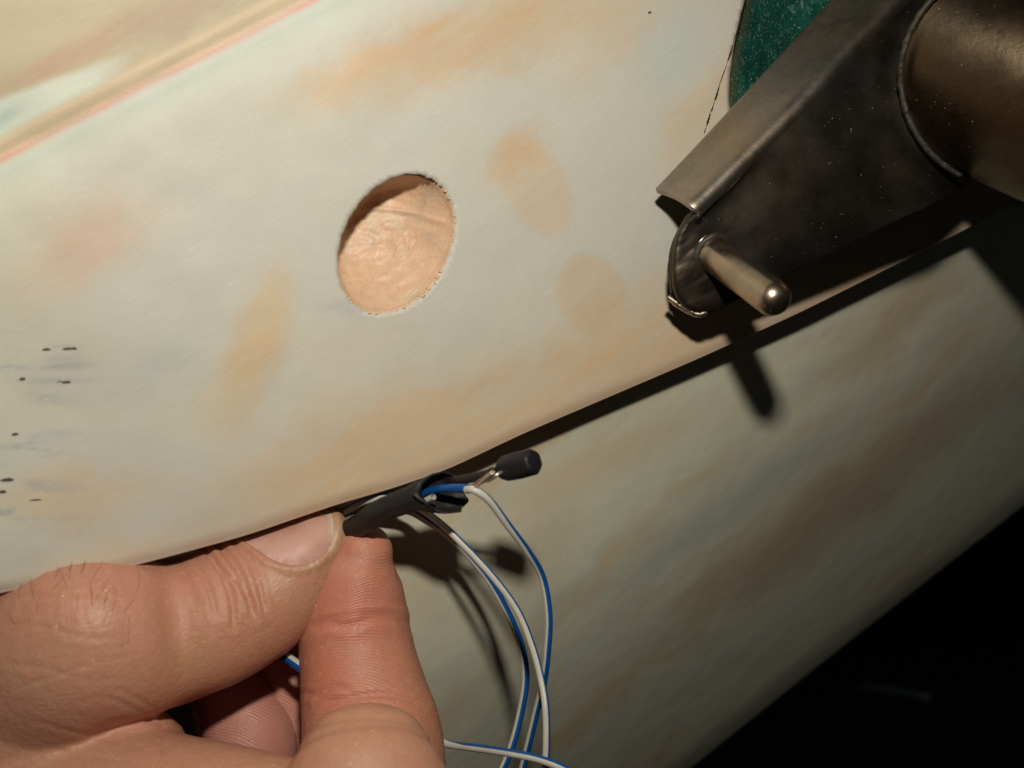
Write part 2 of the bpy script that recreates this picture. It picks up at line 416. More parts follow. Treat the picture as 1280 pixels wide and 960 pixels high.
def lpaint(px, py):
    s = (px * .784 - py * .62); w = (px * .62 + py * .784)
    w2 = w + (fbm(px / 60., py / 60., 101) - .5) * 50
    c = np.broadcast_to(np.array((.82, .78, .60)), px.shape + (3,)).copy()
    c = blend(c, .6 * sstep(.45, .7, fbm(s / 300., w2 / 34., 111, 5)), (.76, .56, .32))
    c = blend(c, .5 * sstep(.5, .7, fbm(s / 300. + 9, w2 / 26., 121)), (.70, .72, .60))
    e = py - yedge(px)
    c = blend(c, .5 * gs(px, py, 740, 580, 150, 26, 25, 1.5), (.66, .47, .28))
    c = blend(c, .4 * gs(px, py, 660, 690, 90, 40, 50, 1.5), (.66, .50, .30))
    c = blend(c, .7 * gs(px + (w2 - w), py, 1060, 620, 260, 42, 38, 1.6), OCH * 1.05)
    c = blend(c, .6 * gs(px + (w2 - w), py, 1120, 400, 110, 24, 40, 1.6), OCH * 1.15)
    c = blend(c, .5 * gs(px, py, 930, 620, 180, 24, 32, 1.6), (.50, .53, .46))
    c = blend(c, .4 * gs(px, py, 520, 740, 50, 60, 0, 1.4), OCH * 1.1)
    return c
lowp = mesh('lower_panel', allv, fc, M_primer2)
tag(lowp, 'streaky tan and grey primer panel behind the wires, sloping away below the dark gap', 'lower panel')
setcol(lowp.data, 'paint', lpaint(pp[:, 0], pp[:, 1]))
bm = bmesh.new(); bm.from_mesh(lowp.data); bmesh.ops.delete(bm, geom=[w for w in bm.verts if not w.link_faces], context='VERTS')
bm.to_mesh(lowp.data); bm.free(); lowp.data.polygons.foreach_set('use_smooth', [True] * len(lowp.data.polygons))

# ------------------------------------------------------------------ green painted part behind the cut-out
t = NT('green_paint'); o = t.obj()
n1 = t.noise(o, 260, 6, .7); n2 = t.noise(o, 700, 4, .7, 1.2)
c = t.ramp(n1, [(.3, (.004, .045, .034)), (.55, (.008, .085, .062)), (.75, (.03, .13, .09))])
c = t.mix(t.ramp(n2, [(.57, 0), (.68, .65)]), c, (.30, .42, .34))
c = t.mix(t.ramp(t.attr('edge').outputs['Fac'], [(.0, 0), (1, .8)]), c, (.08, .085, .035))
c = t.mix(t.ramp(t.noise(o, 2400, 2), [(.66, 0), (.70, .8)]), c, (.5, .6, .52))
t.set('Base Color', c).set('Roughness', .4).set('Normal', t.bump(n2, .0003, .5)); M_green = t.m
gxs = np.arange(880, 1500, 5.0); gys = np.arange(-320, 260, 5.0); X, Y = np.meshgrid(gxs, gys)
Dg = dplane(X, Y) + 5 + 10 * (sstep(905, 1000, X)) + 2.0 * fbm(X / 40, Y / 40, 7)
gv = Pn(X, Y, Dg).reshape(-1, 3); a, b2 = X.shape
gf = [(i * b2 + j, (i + 1) * b2 + j, (i + 1) * b2 + j + 1, i * b2 + j + 1) for i in range(a - 1) for j in range(b2 - 1)]
gr = mesh('green_bodywork', gv, gf, M_green); setfloat(gr.data, 'edge', sstep(16, 2, X - xcut(Y)).ravel())
tag(gr, 'scuffed dark green painted bodywork behind the bracket at the top', 'bodywork')

# ------------------------------------------------------------------ metal bracket
def metal(name, col, rough, scr=1.0, rot=0.7, metallic=1.0, big=.25):
    t = NT(name); o = t.obj(); n1 = t.noise(o, 160, 5, .65)
    c = t.mix(t.ramp(n1, [(.3, .0), (.75, .7)]), col, tuple(x * .45 for x in col))
    c = t.mix(t.ramp(t.noise(o, 55, 3, .6), [(.35, 0), (.7, .6)]), c, (col[0] * 1.1, col[1] * .82, col[2] * .6))
    c = t.mix(t.attr('heat').outputs['Fac'], c, t.ramp(t.noise(o, 240, 4, .6), [(.3, (.035, .028, .04)), (.55, (.08, .05, .05)), (.75, (.06, .07, .08))]))
    dust = t.ramp(t.noise(o, 1700, 2, .5), [(.75, 0), (.775, .8)])
    dust2 = t.ramp(t.noise(t.map(o, (900, 900, 2300), (0, rot, 0)), 1, 2, .5), [(.755, 0), (.79, .6)])
    sc = t.noise(t.map(o, (350, 350, 9000), (0, rot, 0)), 1, 3, .6)
    c = t.mix(t.ramp(sc, [(.3, .3), (.5, 0)]), c, tuple(x * .3 for x in col))
    t.set('Base Color', c).set('Metallic', metallic)
    t.set('Roughness', t.math('ADD', t.ramp(n1, [(.25, rough * .8), (.8, min(1, rough * 1.35))]), t.math('MULTIPLY', t.attr('heat').outputs['Fac'], .3)))
    b = t.bump(sc, .00004, .5 * scr); b = t.bump(t.noise(o, 700, 5, .7), .00012, .5 * scr, b); b = t.bump(n1, .0006, big, b); t.set('Normal', b)
    # dust: diffuse flecks mixed over the metal
    d = t.n('ShaderNodeBsdfDiffuse'); d.inputs[0].default_value = (.55, .55, .48, 1)
    ms = t.n('ShaderNodeMixShader'); out = t.t.nodes['Material Output']
    t.l(t.math('MULTIPLY', t.math('MAXIMUM', dust, dust2), .75), ms.inputs[0]); t.l(t.b.outputs[0], ms.inputs[1]); t.l(d.outputs[0], ms.inputs[2]); t.l(ms.outputs[0], out.inputs[0])
    return t.m
M_web = metal('shaded_steel', (.13, .118, .10), .40, .35, .75, 1.0, .06)  # the flange's steel again, with the face's shade put into a darker colour
M_flange = metal('bare_steel', (.47, .435, .38), .44, .8, .8)
M_tube = metal('tube_steel', (.19, .15, .10), .35, .8, .2, 1.0, .05)
M_pin = metal('pin_steel', (.56, .49, .40), .29, .5, .9, 1.0, .06)
M_weld = metal('weld', (.10, .095, .08), .6, 1.5, .2, .8)

br = thing('metal_bracket', 'bent steel bracket with welded pin and large tube, top right', 'bracket')
Tc = catmull([(872, 268, 198), (942, 199, 203), (1010, 131, 208), (1062, 72, 213), (1112, 22, 218), (1160, -25, 223), (1240, -110, 232)], 70)
Bc = catmull([(884, 391, 210.5), (975, 346, 215), (1050, 310, 220), (1110, 282, 225), (1170, 255, 230), (1216, 219, 237), (1330, 120, 250)], 70)
Lc = catmull([(872, 268), (856, 278), (845, 296), (840, 320), (839, 345), (842, 366), (853, 382), (868, 390), (884, 391)], 60)
NU, NV = 70, 60; X = np.zeros((NU, NV)); Y = X.copy(); Dw = X.copy()
for i in range(NU):
    uu = i / (NU - 1); k = (1 - uu) ** 5
    for j in range(NV):
        vv = j / (NV - 1); q = Tc[i] * (1 - vv) + Bc[i] * vv; q0 = Tc[0] * (1 - vv) + Bc[0] * vv
        off = Lc[j] - q0[:2]
        X[i, j], Y[i, j] = q[:2] + off * k
        Dw[i, j] = q[2] - (.6 + 1.6 * min(1, uu * 5)) * math.sin(math.pi * vv) * (1 - .0 * uu) + 0.5 * (1 - vv) ** 8
# boss relief and puckers
Dw -= .4 * gs(X, Y, 866, 335, 26, 54, 10, 1.5)
Dw += .5 * gs(X, Y, 912, 330, 26, 50, 20, 1.5)
Dw += (fbm(X / 14., Y / 14., 301) - .5) * .9 * gs(X, Y, 866, 325, 34, 60, 10, 2)
rring = np.hypot(X - 1266, Y - 96)
Dw -= 0.7 * np.exp(-((rring - 138) / 14) ** 2) + 0.25 * np.exp(-((rring - 172) / 14) ** 2)
wv_ = Pn(X, Y, Dw).reshape(-1, 3)
wf = [(i * NV + j, i * NV + j + 1, (i + 1) * NV + j + 1, (i + 1) * NV + j) for i in range(NU - 1) for j in range(NV - 1)]
web = mesh('bracket_plate', wv_, wf, M_web, br)
heat = .85 * np.exp(-((np.abs(rring - 140)) / 14) ** 2) + .55 * np.exp(-((rring - 172) / 14) ** 2) + .9 * gs(X, Y, 872, 330, 38, 62, 10, 2) 
setfloat(web.data, 'heat', np.clip(heat, 0, 1).ravel())
md = web.modifiers.new('s', 'SOLIDIFY'); md.thickness = .0018; md.offset = 0
md = web.modifiers.new('b', 'SUBSURF'); md.levels = 1; md.render_levels = 1
# flange, with the bend
Fo = catmull([(820, 239, 201), (890, 164, 206), (960, 88, 212), (1040, 1, 219), (1110, -75, 227), (1190, -160, 236)], 70)
prof = [(0, 0), (.16, -.25), (.32, -.7), (.46, -1.5), (.58, -2.5), (.68, -3.25), (.77, -3.6), (.85, -3.4), (.92, -2.6), (.97, -1.3), (1.0, .3)]
FV = []; FF = []; n = 60
pt = catmull([(a, b, 0) for a, b in prof], 26)
for i in range(70):
    for a, dd, _ in pt:
        q = Fo[i] * (1 - a) + Tc[i] * a
        sag = 5 * math.sin(math.pi * min(max(a, 0), 1)) * (1 - i / 69.) ** 14 * -1
        FV.append(Pn(q[0] , q[1] + sag, q[2] + dd * .8))
m_ = len(pt)
FF = [(i * m_ + j, i * m_ + j + 1, (i + 1) * m_ + j + 1, (i + 1) * m_ + j) for i in range(69) for j in range(m_ - 1)]
flg = mesh('flange', FV, FF, M_flange, br); setfloat(flg.data, 'heat', [0] * len(FV))
md = flg.modifiers.new('s', 'SOLIDIFY'); md.thickness = .0014; md.offset = 0
md = flg.modifiers.new('b', 'BEVEL'); md.width = .0002; md.segments = 2
# tube
AX = np.array((.68, -.5, -.52)); AX /= np.linalg.norm(AX)
TV = []; NA = 120
def dweb(px, py):
    # depth of the plate, extrapolated as a plane through three of its points
    return WEBC[0] + WEBC[1] * px + WEBC[2] * py
A_ = np.array([[1, 1010, 131], [1, 975, 346], [1, 1170, 255]], float); WEBC = np.linalg.solve(1.0 * A_, np.array([206, 213, 228.]))
steps = [0, .6, 1.5, 3, 6, 12, 24, 48, 90]
for s in steps:
    for j in range(NA):
        a = 2 * math.pi * j / NA; px = 1266 + 137 * math.cos(a); py = 96 + 137 * math.sin(a)
        TV.append(Pn(px, py, dweb(px, py) - 2.0 + 9 * math.sin(a)) + AX * s * .001)
TF = [(i * NA + j, i * NA + (j + 1) % NA, (i + 1) * NA + (j + 1) % NA, (i + 1) * NA + j) for i in range(len(steps) - 1) for j in range(NA)]
tb = mesh('tube', TV, TF, M_tube, br)
setfloat(tb.data, 'heat', np.repeat([.5, .4, .3, .2, .1, 0, 0, 0, 0], NA))
# tube collar step just beyond the weld
def tubepath(name, pts3, r, mat, parent, ns=12, twist=None, jitter=0, cap=True, rfun=None, flat=1.0):
    pts = np.array(pts3, float); n = len(pts); V = []; F = []
    up0 = None
    for i in range(n):
        tt = pts[min(i + 1, n - 1)] - pts[max(i - 1, 0)]; tt /= np.linalg.norm(tt) + 1e-12
        if up0 is None:
            up0 = np.cross(tt, [0, 1, 0]); up0 /= np.linalg.norm(up0)
        up0 = up0 - tt * np.dot(up0, tt); up0 /= np.linalg.norm(up0); sd = np.cross(tt, up0)
        rr = r * (rfun(i / (n - 1)) if rfun else 1)
        for j in range(ns):
            a = 2 * math.pi * j / ns
            k = 1 + (jitter * noise.noise(Vector((i * .31, math.cos(a) * 1.3, math.sin(a) * 1.3 + r * 9e3))) if jitter else 0)
            V.append(pts[i] + (up0 * math.cos(a) + sd * flat * math.sin(a)) * rr * k)
    for i in range(n - 1):
        for j in range(ns): F.append((i * ns + j, i * ns + (j + 1) % ns, (i + 1) * ns + (j + 1) % ns, (i + 1) * ns + j))
    if cap: F.append(tuple(range(ns))[::-1]); F.append(tuple((n - 1) * ns + j for j in range(ns)))
    return mesh(name, V, F, mat, parent)
bead = []
for k in range(150):
    a = math.radians(118 + 172 * k / 149.); px = 1266 + 140 * math.cos(a); py = 96 + 140 * math.sin(a)
    bead.append(Pn(px, py, dweb(px, py) - 3.4 + min(9 * math.sin(a), .6) - .15 * abs(math.sin(k * 1.1))))
wb = tubepath('weld_bead', bead, .0008, M_weld, br, 12, jitter=.35, rfun=lambda u: .72 + .04 * math.sin(u * 150)); setfloat(wb.data, 'heat', [.0] * len(wb.data.vertices))
# pin
PV = []; p0 = np.array(P(888, 316, 206)); p1 = np.array(P(979, 381.5, 193)); ax = p1 - p0; L = np.linalg.norm(ax); ax /= L
R = .0033; pr = [(0, R * 1.25), (.0006, R * 1.12), (.0014, R * 1.0), (.003, R * .985), (L - R * 1.4, R), (L - R * 1.0, R * .99)]
for k in range(1, 13):
    th = k / 12 * math.pi / 2; pr.append((L - R * 1.0 + R * .95 * math.sin(th), R * max(math.cos(th), .02) ** .8))
sd = np.cross(ax, [0, 0, 1]); sd /= np.linalg.norm(sd); up_ = np.cross(sd, ax)
for s, r_ in pr:
    for j in range(40):
        a = 2 * math.pi * j / 40; PV.append(p0 + ax * s + (sd * math.cos(a) + up_ * math.sin(a)) * r_)
PF = [(i * 40 + j, i * 40 + (j + 1) % 40, (i + 1) * 40 + (j + 1) % 40, (i + 1) * 40 + j) for i in range(len(pr) - 1) for j in range(40)] + [tuple((len(pr) - 1) * 40 + j for j in range(40))]
pin = mesh('pin', PV, PF, M_pin, br); setfloat(pin.data, 'heat', np.repeat([.7, .5, .2, .1] + [0] * (len(pr) - 4), 40))
# weld collar round the pin base, weld line at the neck, rolled rim of the boss
cl = []
for k in range(41):
    a = 2 * math.pi * k / 40; cl.append(p0 + ax * .0006 + (sd * math.cos(a) + up_ * math.sin(a)) * R * 1.12)
c1 = tubepath('weld_collar', cl, .0006, M_weld, br, 10, jitter=.7, cap=False); setfloat(c1.data, 'heat', [.4] * len(c1.data.vertices))
rim = [(874, 268, 197), (862, 277, 199.5), (850, 290, 201.5), (842, 308, 202.5), (838, 330, 204.5), (838, 350, 206.5), (841, 366, 208)]
c2 = tubepath('rim', [Pn(*q) for q in catmull(rim, 50)], .0005, M_weld, br, 10, jitter=.3); setfloat(c2.data, 'heat', [.2] * len(c2.data.vertices))
tabp = [(835, 371, 208), (846, 380, 208.5), (860, 388, 209), (872, 393, 209.5), (882, 391, 210)]
c3 = tubepath('lip', [Pn(*q) for q in catmull(tabp, 36)], .0006, M_flange, br, 10, jitter=.35, flat=1.8); setfloat(c3.data, 'heat', [.1] * len(c3.data.vertices))

# ------------------------------------------------------------------ hand
def loft(pts, nseg=60, ns=40, cap0=True, cap1=True):
    """pts: (px, py, depth mm, half width across in the view mm, half thickness mm)"""
    q = catmull(pts, nseg); C = Pn(q[:, 0], q[:, 1], q[:, 2]); ra = q[:, 3] * .001; rb = q[:, 4] * .001
    T = np.gradient(C, axis=0); T /= np.linalg.norm(T, axis=1)[:, None]
    V = []; rings = []
    def ring(c, tt, a, b):
        y = np.array(c) / np.linalg.norm(c); s = np.cross(tt, y); s /= np.linalg.norm(s); w = np.cross(s, tt)
        th = np.linspace(0, 2 * math.pi, ns, endpoint=False)
        return c + np.outer(np.cos(th), s) * a + np.outer(np.sin(th), w) * b
    if cap0:
        for k in range(8, 0, -1):
            th = k / 8 * math.pi / 2 * .97; rings.append(ring(C[0] - T[0] * min(ra[0], rb[0]) * math.sin(th), T[0], ra[0] * math.cos(th), rb[0] * math.cos(th)))
    for i in range(nseg): rings.append(ring(C[i], T[i], ra[i], rb[i]))
    if cap1:
        for k in range(1, 9):
            th = k / 8 * math.pi / 2 * .97; rings.append(ring(C[-1] + T[-1] * min(ra[-1], rb[-1]) * math.sin(th), T[-1], ra[-1] * math.cos(th), rb[-1] * math.cos(th)))
    V = np.vstack(rings); n = len(rings)
    F = [(i * ns + j, i * ns + (j + 1) % ns, (i + 1) * ns + (j + 1) % ns, (i + 1) * ns + j) for i in range(n - 1) for j in range(ns)]
    F.append(tuple(range(ns))[::-1]); F.append(tuple((n - 1) * ns + j for j in range(ns)))
    return V, F
def shell(lofts, voxel, smooth):
    V = []; F = []
    for l in lofts:
        v, f = loft(*l) if isinstance(l, tuple) else loft(l); o0 = len(V); V += list(v); F += [tuple(o0 + k for k in ff) for ff in f]
    ob = mesh('tmp', V, F)
    bm = bmesh.new(); bm.from_mesh(ob.data); bmesh.ops.recalc_face_normals(bm, faces=bm.faces); bm.to_mesh(ob.data); bm.free()
    m = ob.modifiers.new('r', 'REMESH'); m.mode = 'VOXEL'; m.voxel_size = voxel
    m = ob.modifiers.new('s', 'SMOOTH'); m.factor = .5; m.iterations = smooth
    dg = bpy.context.evaluated_depsgraph_get(); e = ob.evaluated_get(dg); me = bpy.data.meshes.new_from_object(e)
    bpy.data.objects.remove(ob); return me
thumb = [(40, 835, 172, 18, 16), (105, 805, 169, 15.6, 15), (160, 797, 172, 14.0, 13.5), (215, 788, 177, 13.2, 12.5), (270, 770, 182, 12.6, 11.5), (322, 742, 186.5, 11.9, 10.5), (358, 714, 189, 10.3, 9.6), (386, 689, 190.5, 8.0, 8.4), (400, 676, 191.5, 6.4, 7)]
back = [(-260, 900, 178, 34, 24), (-120, 880, 176, 31, 22), (-20, 860, 175, 26, 20), (60, 850, 175, 20, 17), (110, 850, 177, 15, 14)]
palm = [(-200, 1060, 180, 30, 22), (-40, 1030, 178, 24, 20), (90, 1022, 174, 18.5, 17), (200, 1034, 171, 15.5, 15), (300, 1052, 170, 14.5, 14), (400, 1075, 172, 14, 14)]
web1 = [(60, 930, 176, 20, 17), (130, 950, 176, 13, 13), (165, 955, 176, 10, 11)]
S1 = shell([thumb, back, palm, web1], .00055, 14)
idx_prox = [(380, 1190, 186, 14, 14), (425, 1080, 177, 15, 13.5), (450, 1010, 172, 14.9, 12.6), (456, 985, 171.5, 14.6, 12), (457, 962, 172, 13.0, 10.5), (457, 945, 173.5, 11.0, 8.5)]
S2 = shell([idx_prox], .0006, 8)
idx = [(470, 1010, 186, 12.6, 11), (466, 930, 190, 12.8, 11), (455, 868, 193, 11.7, 10.6), (446, 815, 195, 10.8, 10.2), (441, 765, 195, 10.4, 9.6), (442, 745, 194.5, 10.0, 9.2), (445, 728, 194, 9.2, 8.6), (448, 714, 193.5, 8.2, 7.8), (452, 701, 193.2, 6.8, 6.8), (455, 691, 193, 5.5, 5.8)]
S3 = shell([idx], .0005, 22)
mid = [(220, 1120, 213, 12, 11), (280, 1010, 209, 11, 11), (312, 940, 205, 10, 10), (304, 895, 205, 8.6, 8.8), (288, 850, 206, 7.8, 8), (272, 800, 208, 7, 7)]
ring_ = [(340, 1080, 220, 10, 10), (368, 960, 216, 9.5, 9.5), (364, 880, 214, 8.8, 9), (355, 830, 213, 8.2, 8), (345, 785, 213, 7.5, 7)]
S4 = shell([mid], .0006, 8); S5 = shell([ring_], .0006, 8)
# join shells into one body mesh
V = []; F = []; part = []
for k, s in enumerate((S1, S2, S3, S4, S5)):
    o0 = sum(len(x) for x in V); V.append(getco(s)); part += [k] * len(s.vertices)
    F += [tuple(o0 + i for i in p.vertices) for p in s.polygons]
V = np.vstack(V); part = np.array(part)
# skin
t = NT('skin'); o = t.obj(); c = t.attr('skin').outputs['Color']
mot = t.noise(o, 160, 4, .6); c = t.mix(t.ramp(mot, [(.35, .0), (.7, .34)]), c, (.56, .20, .13))
c = t.mix(t.ramp(t.noise(o, 1100, 3, .7), [(.56, 0), (.7, .22)]), c, (.68, .46, .34))
c = t.mix(t.ramp(t.noise(o, 420, 3, .6), [(.3, .22), (.5, 0)]), c, (.40, .19, .09))
c = t.mix(t.ramp(t.noise(o, 1500, 1, .5), [(.765, 0), (.79, .7)]), c, (.80, .68, .58))
ridge = t.attr('ridge').outputs['Fac']; rm = t.attr('rmask').outputs['Fac']
wob = t.math('MULTIPLY', t.noise(o, 420, 3), 8.0)
sn = t.math('SINE', t.math('ADD', ridge, wob)); sn01 = t.math('MULTIPLY', t.math('ADD', sn, 1.0), t.math('MULTIPLY', rm, .5))
c = t.mix(t.math('MULTIPLY', sn01, .13), c, (.66, .36, .24))
t.set('Base Color', c).set('Roughness', t.ramp(mot, [(.3, .42), (.7, .55)])).set('Specular IOR Level', .42)
t.set('Subsurface Weight', .22).set('Subsurface Scale', .0018); t.b.inputs['Subsurface Radius'].default_value = (1, .35, .2)
b = t.bump(sn01, .0001, .55)
vo = t.n('ShaderNodeTexVoronoi'); vo.inputs['Scale'].default_value = 620; vo.feature = 'DISTANCE_TO_EDGE'; t.l(t.map(o, (1, 1, 1.6), (0, .5, 0)), vo.inputs['Vector'])
cell = t.math('MULTIPLY', t.math('MINIMUM', vo.outputs['Distance'], .25), t.math('SUBTRACT', 1.0, rm))
b = t.bump(cell, .0004, .28, b); b = t.bump(t.noise(o, 1400, 4, .65), .00018, .5, b); b = t.bump(t.noise(o, 330, 4, .6), .0006, .35, b)
t.set('Normal', b); M_skin = t.m
hand_t = thing('person', 'left hand of a person pinching the black sleeve between thumb and index finger', 'person')
hand = mesh('hand', V, F, M_skin, hand_t); me = hand.data
px, py = proj(V); N = getno(me); front = (N * (V / np.linalg.norm(V, axis=1)[:, None])).sum(1) < 0.15
disp = np.zeros(len(V))
def seg_dist(px, py, pts):
    pts = catmull(pts, max(12, len(pts) * 6)); best = np.full(px.shape, 1e9)
    for a, b in zip(pts[:-1], pts[1:]):
        ab = b - a; tt = np.clip(((px - a[0]) * ab[0] + (py - a[1]) * ab[1]) / (ab @ ab + 1e-9), 0, 1)
        best = np.minimum(best, np.hypot(px - a[0] - tt * ab[0], py - a[1] - tt * ab[1]))
    return best
def crease(pts, depth, width, parts, bulge=.35):
    global disp
    pts = np.array(pts, float); bb = (px > pts[:, 0].min() - 60) & (px < pts[:, 0].max() + 60) & (py > pts[:, 1].min() - 60) & (py < pts[:, 1].max() + 60) & np.isin(part, parts) & front
    idx_ = np.where(bb)[0]
    if len(idx_) == 0: return
    d = seg_dist(px[idx_], py[idx_], pts)
    # fade at both ends of the fold
    e0 = np.hypot(px[idx_] - pts[0, 0], py[idx_] - pts[0, 1]); e1 = np.hypot(px[idx_] - pts[-1, 0], py[idx_] - pts[-1, 1])
    fade = sstep(0, 16, np.minimum(e0, e1))
    disp[idx_] += ((1.7 if pts[:, 0].mean() > 230 else .85) if parts == [0] else 1.0) * (-depth * np.exp(-(d / width) ** 2) + bulge * depth * np.exp(-((d - 2.4 * width) / (1.2 * width)) ** 2)) * fade
# thumb joint folds
for pts, dp, w in (([(268, 676), (290, 700), (303, 725), (312, 752), (318, 775)], .45, 3.2), ([(285, 672), (305, 690), (318, 712), (326, 742), (332, 768)], .3, 2.6),
                   ([(252, 682), (270, 705), (284, 730), (291, 758), (292, 785)], .4, 3.0), ([(240, 700), (256, 722), (266, 748), (270, 772)], .28, 2.8), ([(262, 690), (276, 712), (297, 728), (309, 748)], .3, 2.2),
                   ([(224, 700), (238, 726), (246, 752)], .2, 3.), ([(298, 676), (320, 700), (332, 722)], .18, 2.4),
                   # fine folds on the ball of the thumb
                   ([(20, 720), (60, 728), (100, 724), (140, 735)], .16, 2.6), ([(30, 745), (75, 752), (120, 748), (160, 762)], .16, 2.6), ([(60, 700), (75, 735), (70, 770), (82, 800)], .13, 2.6),
                   ([(95, 705), (112, 735), (105, 765), (118, 800)], .14, 2.6), ([(10, 780), (60, 785), (110, 798), (150, 795)], .13, 2.6), ([(120, 705), (140, 730), (150, 760), (170, 785)], .14, 2.4),
                   ([(0, 830), (60, 835), (110, 850), (160, 848)], .12, 3), ([(90, 880), (130, 872), (165, 885), (200, 905)], .13, 3.2), ([(130, 905), (165, 898), (207, 906)], .14, 3), ([(140, 860), (165, 870), (190, 885), (205, 900)], .15, 3),
                   ([(205, 900), (200, 925), (204, 950)], .3, 4), ([(40, 900), (90, 915), (140, 925), (190, 940)], .14, 3)):
    crease(pts, dp, w, [0])
# index finger joint folds
for pts, dp, w in (([(380, 786), (408, 780), (437, 781), (465, 773), (492, 774), (514, 784)], .42, 5), ([(392, 776), (430, 770), (470, 765), (505, 768)], .2, 3), ([(372, 866), (398, 868), (420, 858), (445, 866)], .3, 3.5), ([(400, 880), (440, 872), (480, 868), (530, 880)], .4, 4)):
    crease(pts, dp, w, [2])
crease([(0, 760), (40, 748), (80, 752), (120, 740), (150, 722)], .14, 2.2, [0]); crease([(45, 790), (70, 770), (88, 745), (92, 715)], .14, 2.0, [0])
crease([(120, 770), (132, 748), (128, 720), (136, 702)], .14, 2.0, [0]); crease([(20, 860), (70, 845), (120, 828), (165, 820)], .16, 2.2, [0])
crease([(60, 935), (100, 945), (150, 950), (195, 965)], .2, 3.0, [0]); crease([(250, 935), (262, 950), (268, 970)], .15, 2.4, [0])
crease([(360, 930), (400, 905), (450, 896), (500, 900), (545, 915)], .25, 4, [1])
# bulges of the pads and of the knuckle
disp += .2 * gs(px, py, 438, 735, 50, 34, 70) * (part == 2) * front + .2 * gs(px, py, 442, 825, 60, 34, 80) * (part == 2) * front
disp += 1.6 * gs(px, py, 95, 750, 75, 55, 0) * (part == 0) * front - 2.6 * gs(px, py, 226, 775, 30, 95, 8) * (part == 0) * front
disp += .5 * gs(px, py, 350, 760, 50, 40, 20) * (part == 0) * front
NAIL = np.array([(303, 673), (312, 681), (324, 689), (336, 697), (349, 703), (362, 706.5), (375, 706.5), (387, 703.5), (398, 697.5), (407, 689.5), (413.5, 679), (416.5, 667), (417, 654), (414, 642), (408, 631), (398, 622), (380, 620), (360, 624), (340, 632), (320, 646), (306, 660)], float)
NC = np.array([366, 668.])
dn = np.full(len(V), 1e9); ii = np.where((part == 0) & (px > 270) & (px < 450) & (py > 590) & (py < 740) & front)[0]
dn[ii] = seg_dist(px[ii], py[ii], np.vstack([NAIL, NAIL[:1]]))
ins = np.zeros(len(V), bool)
def inside(x, y, poly):
    r_ = np.zeros(x.shape, bool); n = len(poly)
    for i in range(n):
        x0, y0 = poly[i]; x1, y1 = poly[(i + 1) % n]
        c_ = ((y0 > y) != (y1 > y)) & (x < (x1 - x0) * (y - y0) / (y1 - y0 + 1e-12) + x0); r_ ^= c_
    return r_
ins[ii] = inside(px[ii], py[ii], NAIL)
disp += np.where(ins, -.25 - .15 * np.exp(-(dn / 5) ** 2), .42 * np.exp(-((dn - 5) / 6) ** 2) - .25 * np.exp(-(dn / 2.5) ** 2)) * (dn < 1e8)
_t = (part == 0) & ~ins & (px > 385) & (dn < 24)
disp[_t] += .16 * (fbm(px[_t] / 5., py[_t] / 5., 601, 3) - .5) * 2
V2 = V + N * disp[:, None] * .001
me.vertices.foreach_set('co', V2.ravel()); me.update()
# skin colour
c = np.broadcast_to(np.array((.60, .33, .205)), (len(V), 3)).copy()
big = fbm(px / 60, py / 60, 201)
c = blend(c, .35 * sstep(.4, .7, big), (.64, .28, .19))
c = blend(c, .5 * gs(px, py, 95, 735, 110, 60, 0) * (part == 0), (.66, .31, .22))
c = blend(c, .5 * gs(px, py, 230, 840, 60, 40, 30) * (part == 0), (.50, .27, .13))  # valley shade at the thumb base, mixed into the skin as brown
c = blend(c, .35 * gs(px, py, 340, 790, 70, 40, 30) * (part == 0), (.58, .27, .15))
c = blend(c, .75 * (part == 2), (.62, .235, .15)); c = blend(c, .55 * gs(px, py, 440, 765, 60, 40, 0) * (part == 2), (.66, .19, .13))
c = blend(c, .6 * gs(px, py, 400, 850, 30, 50, 0) * (part == 2), (.62, .19, .10))
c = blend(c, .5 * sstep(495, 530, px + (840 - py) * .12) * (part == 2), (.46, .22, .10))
c = blend(c, .25 * (part == 1), (.60, .29, .16)); c = blend(c, .7 * (part >= 3), (.66, .26, .22))
# yellowed callus round the nail and thumb tip
tipm = (part == 0) * np.where(ins, 0, sstep(18, 4, dn)) * sstep(350, 390, px)
c = blend(c, .6 * tipm, (.58, .38, .17)); c = blend(c, .5 * tipm * sstep(.55, .7, fbm(px / 4., py / 7., 611, 2)), (.74, .62, .48)); c = blend(c, .5 * tipm * sstep(.6, .75, fbm(px / 9., py / 5., 621, 2)), (.30, .17, .09)); c = blend(c, .7 * (part == 0) * sstep(408, 424, px), (.62, .43, .25))
c = c * np.array((.85, .80, .83))
setcol(me, 'skin', c)
r1 = np.hypot((px - 452) * .9, (py - 812) * 1.0); r2 = np.hypot((px - 470) * .75, py - 1350)
k1 = sstep(830, 700, py); ph = py - (px - 456 + .25 * (py - 780)) ** 2 / 60.0 * (.18 + .62 * k1) + 9 * (fbm(px / 70., py / 70., 401, 2) - .5)
ph = np.where(part == 2, ph, np.where(part == 1, np.hypot(px - 460, py - 1160), np.hypot((px - 250), py - 1050)))
setfloat(me, 'ridge', ph * 2 * math.pi / 3.9)
rm_ = np.where(part == 0, .12 * sstep(330, 370, px), np.where(part == 1, .35, .8)); setfloat(me, 'rmask', rm_)
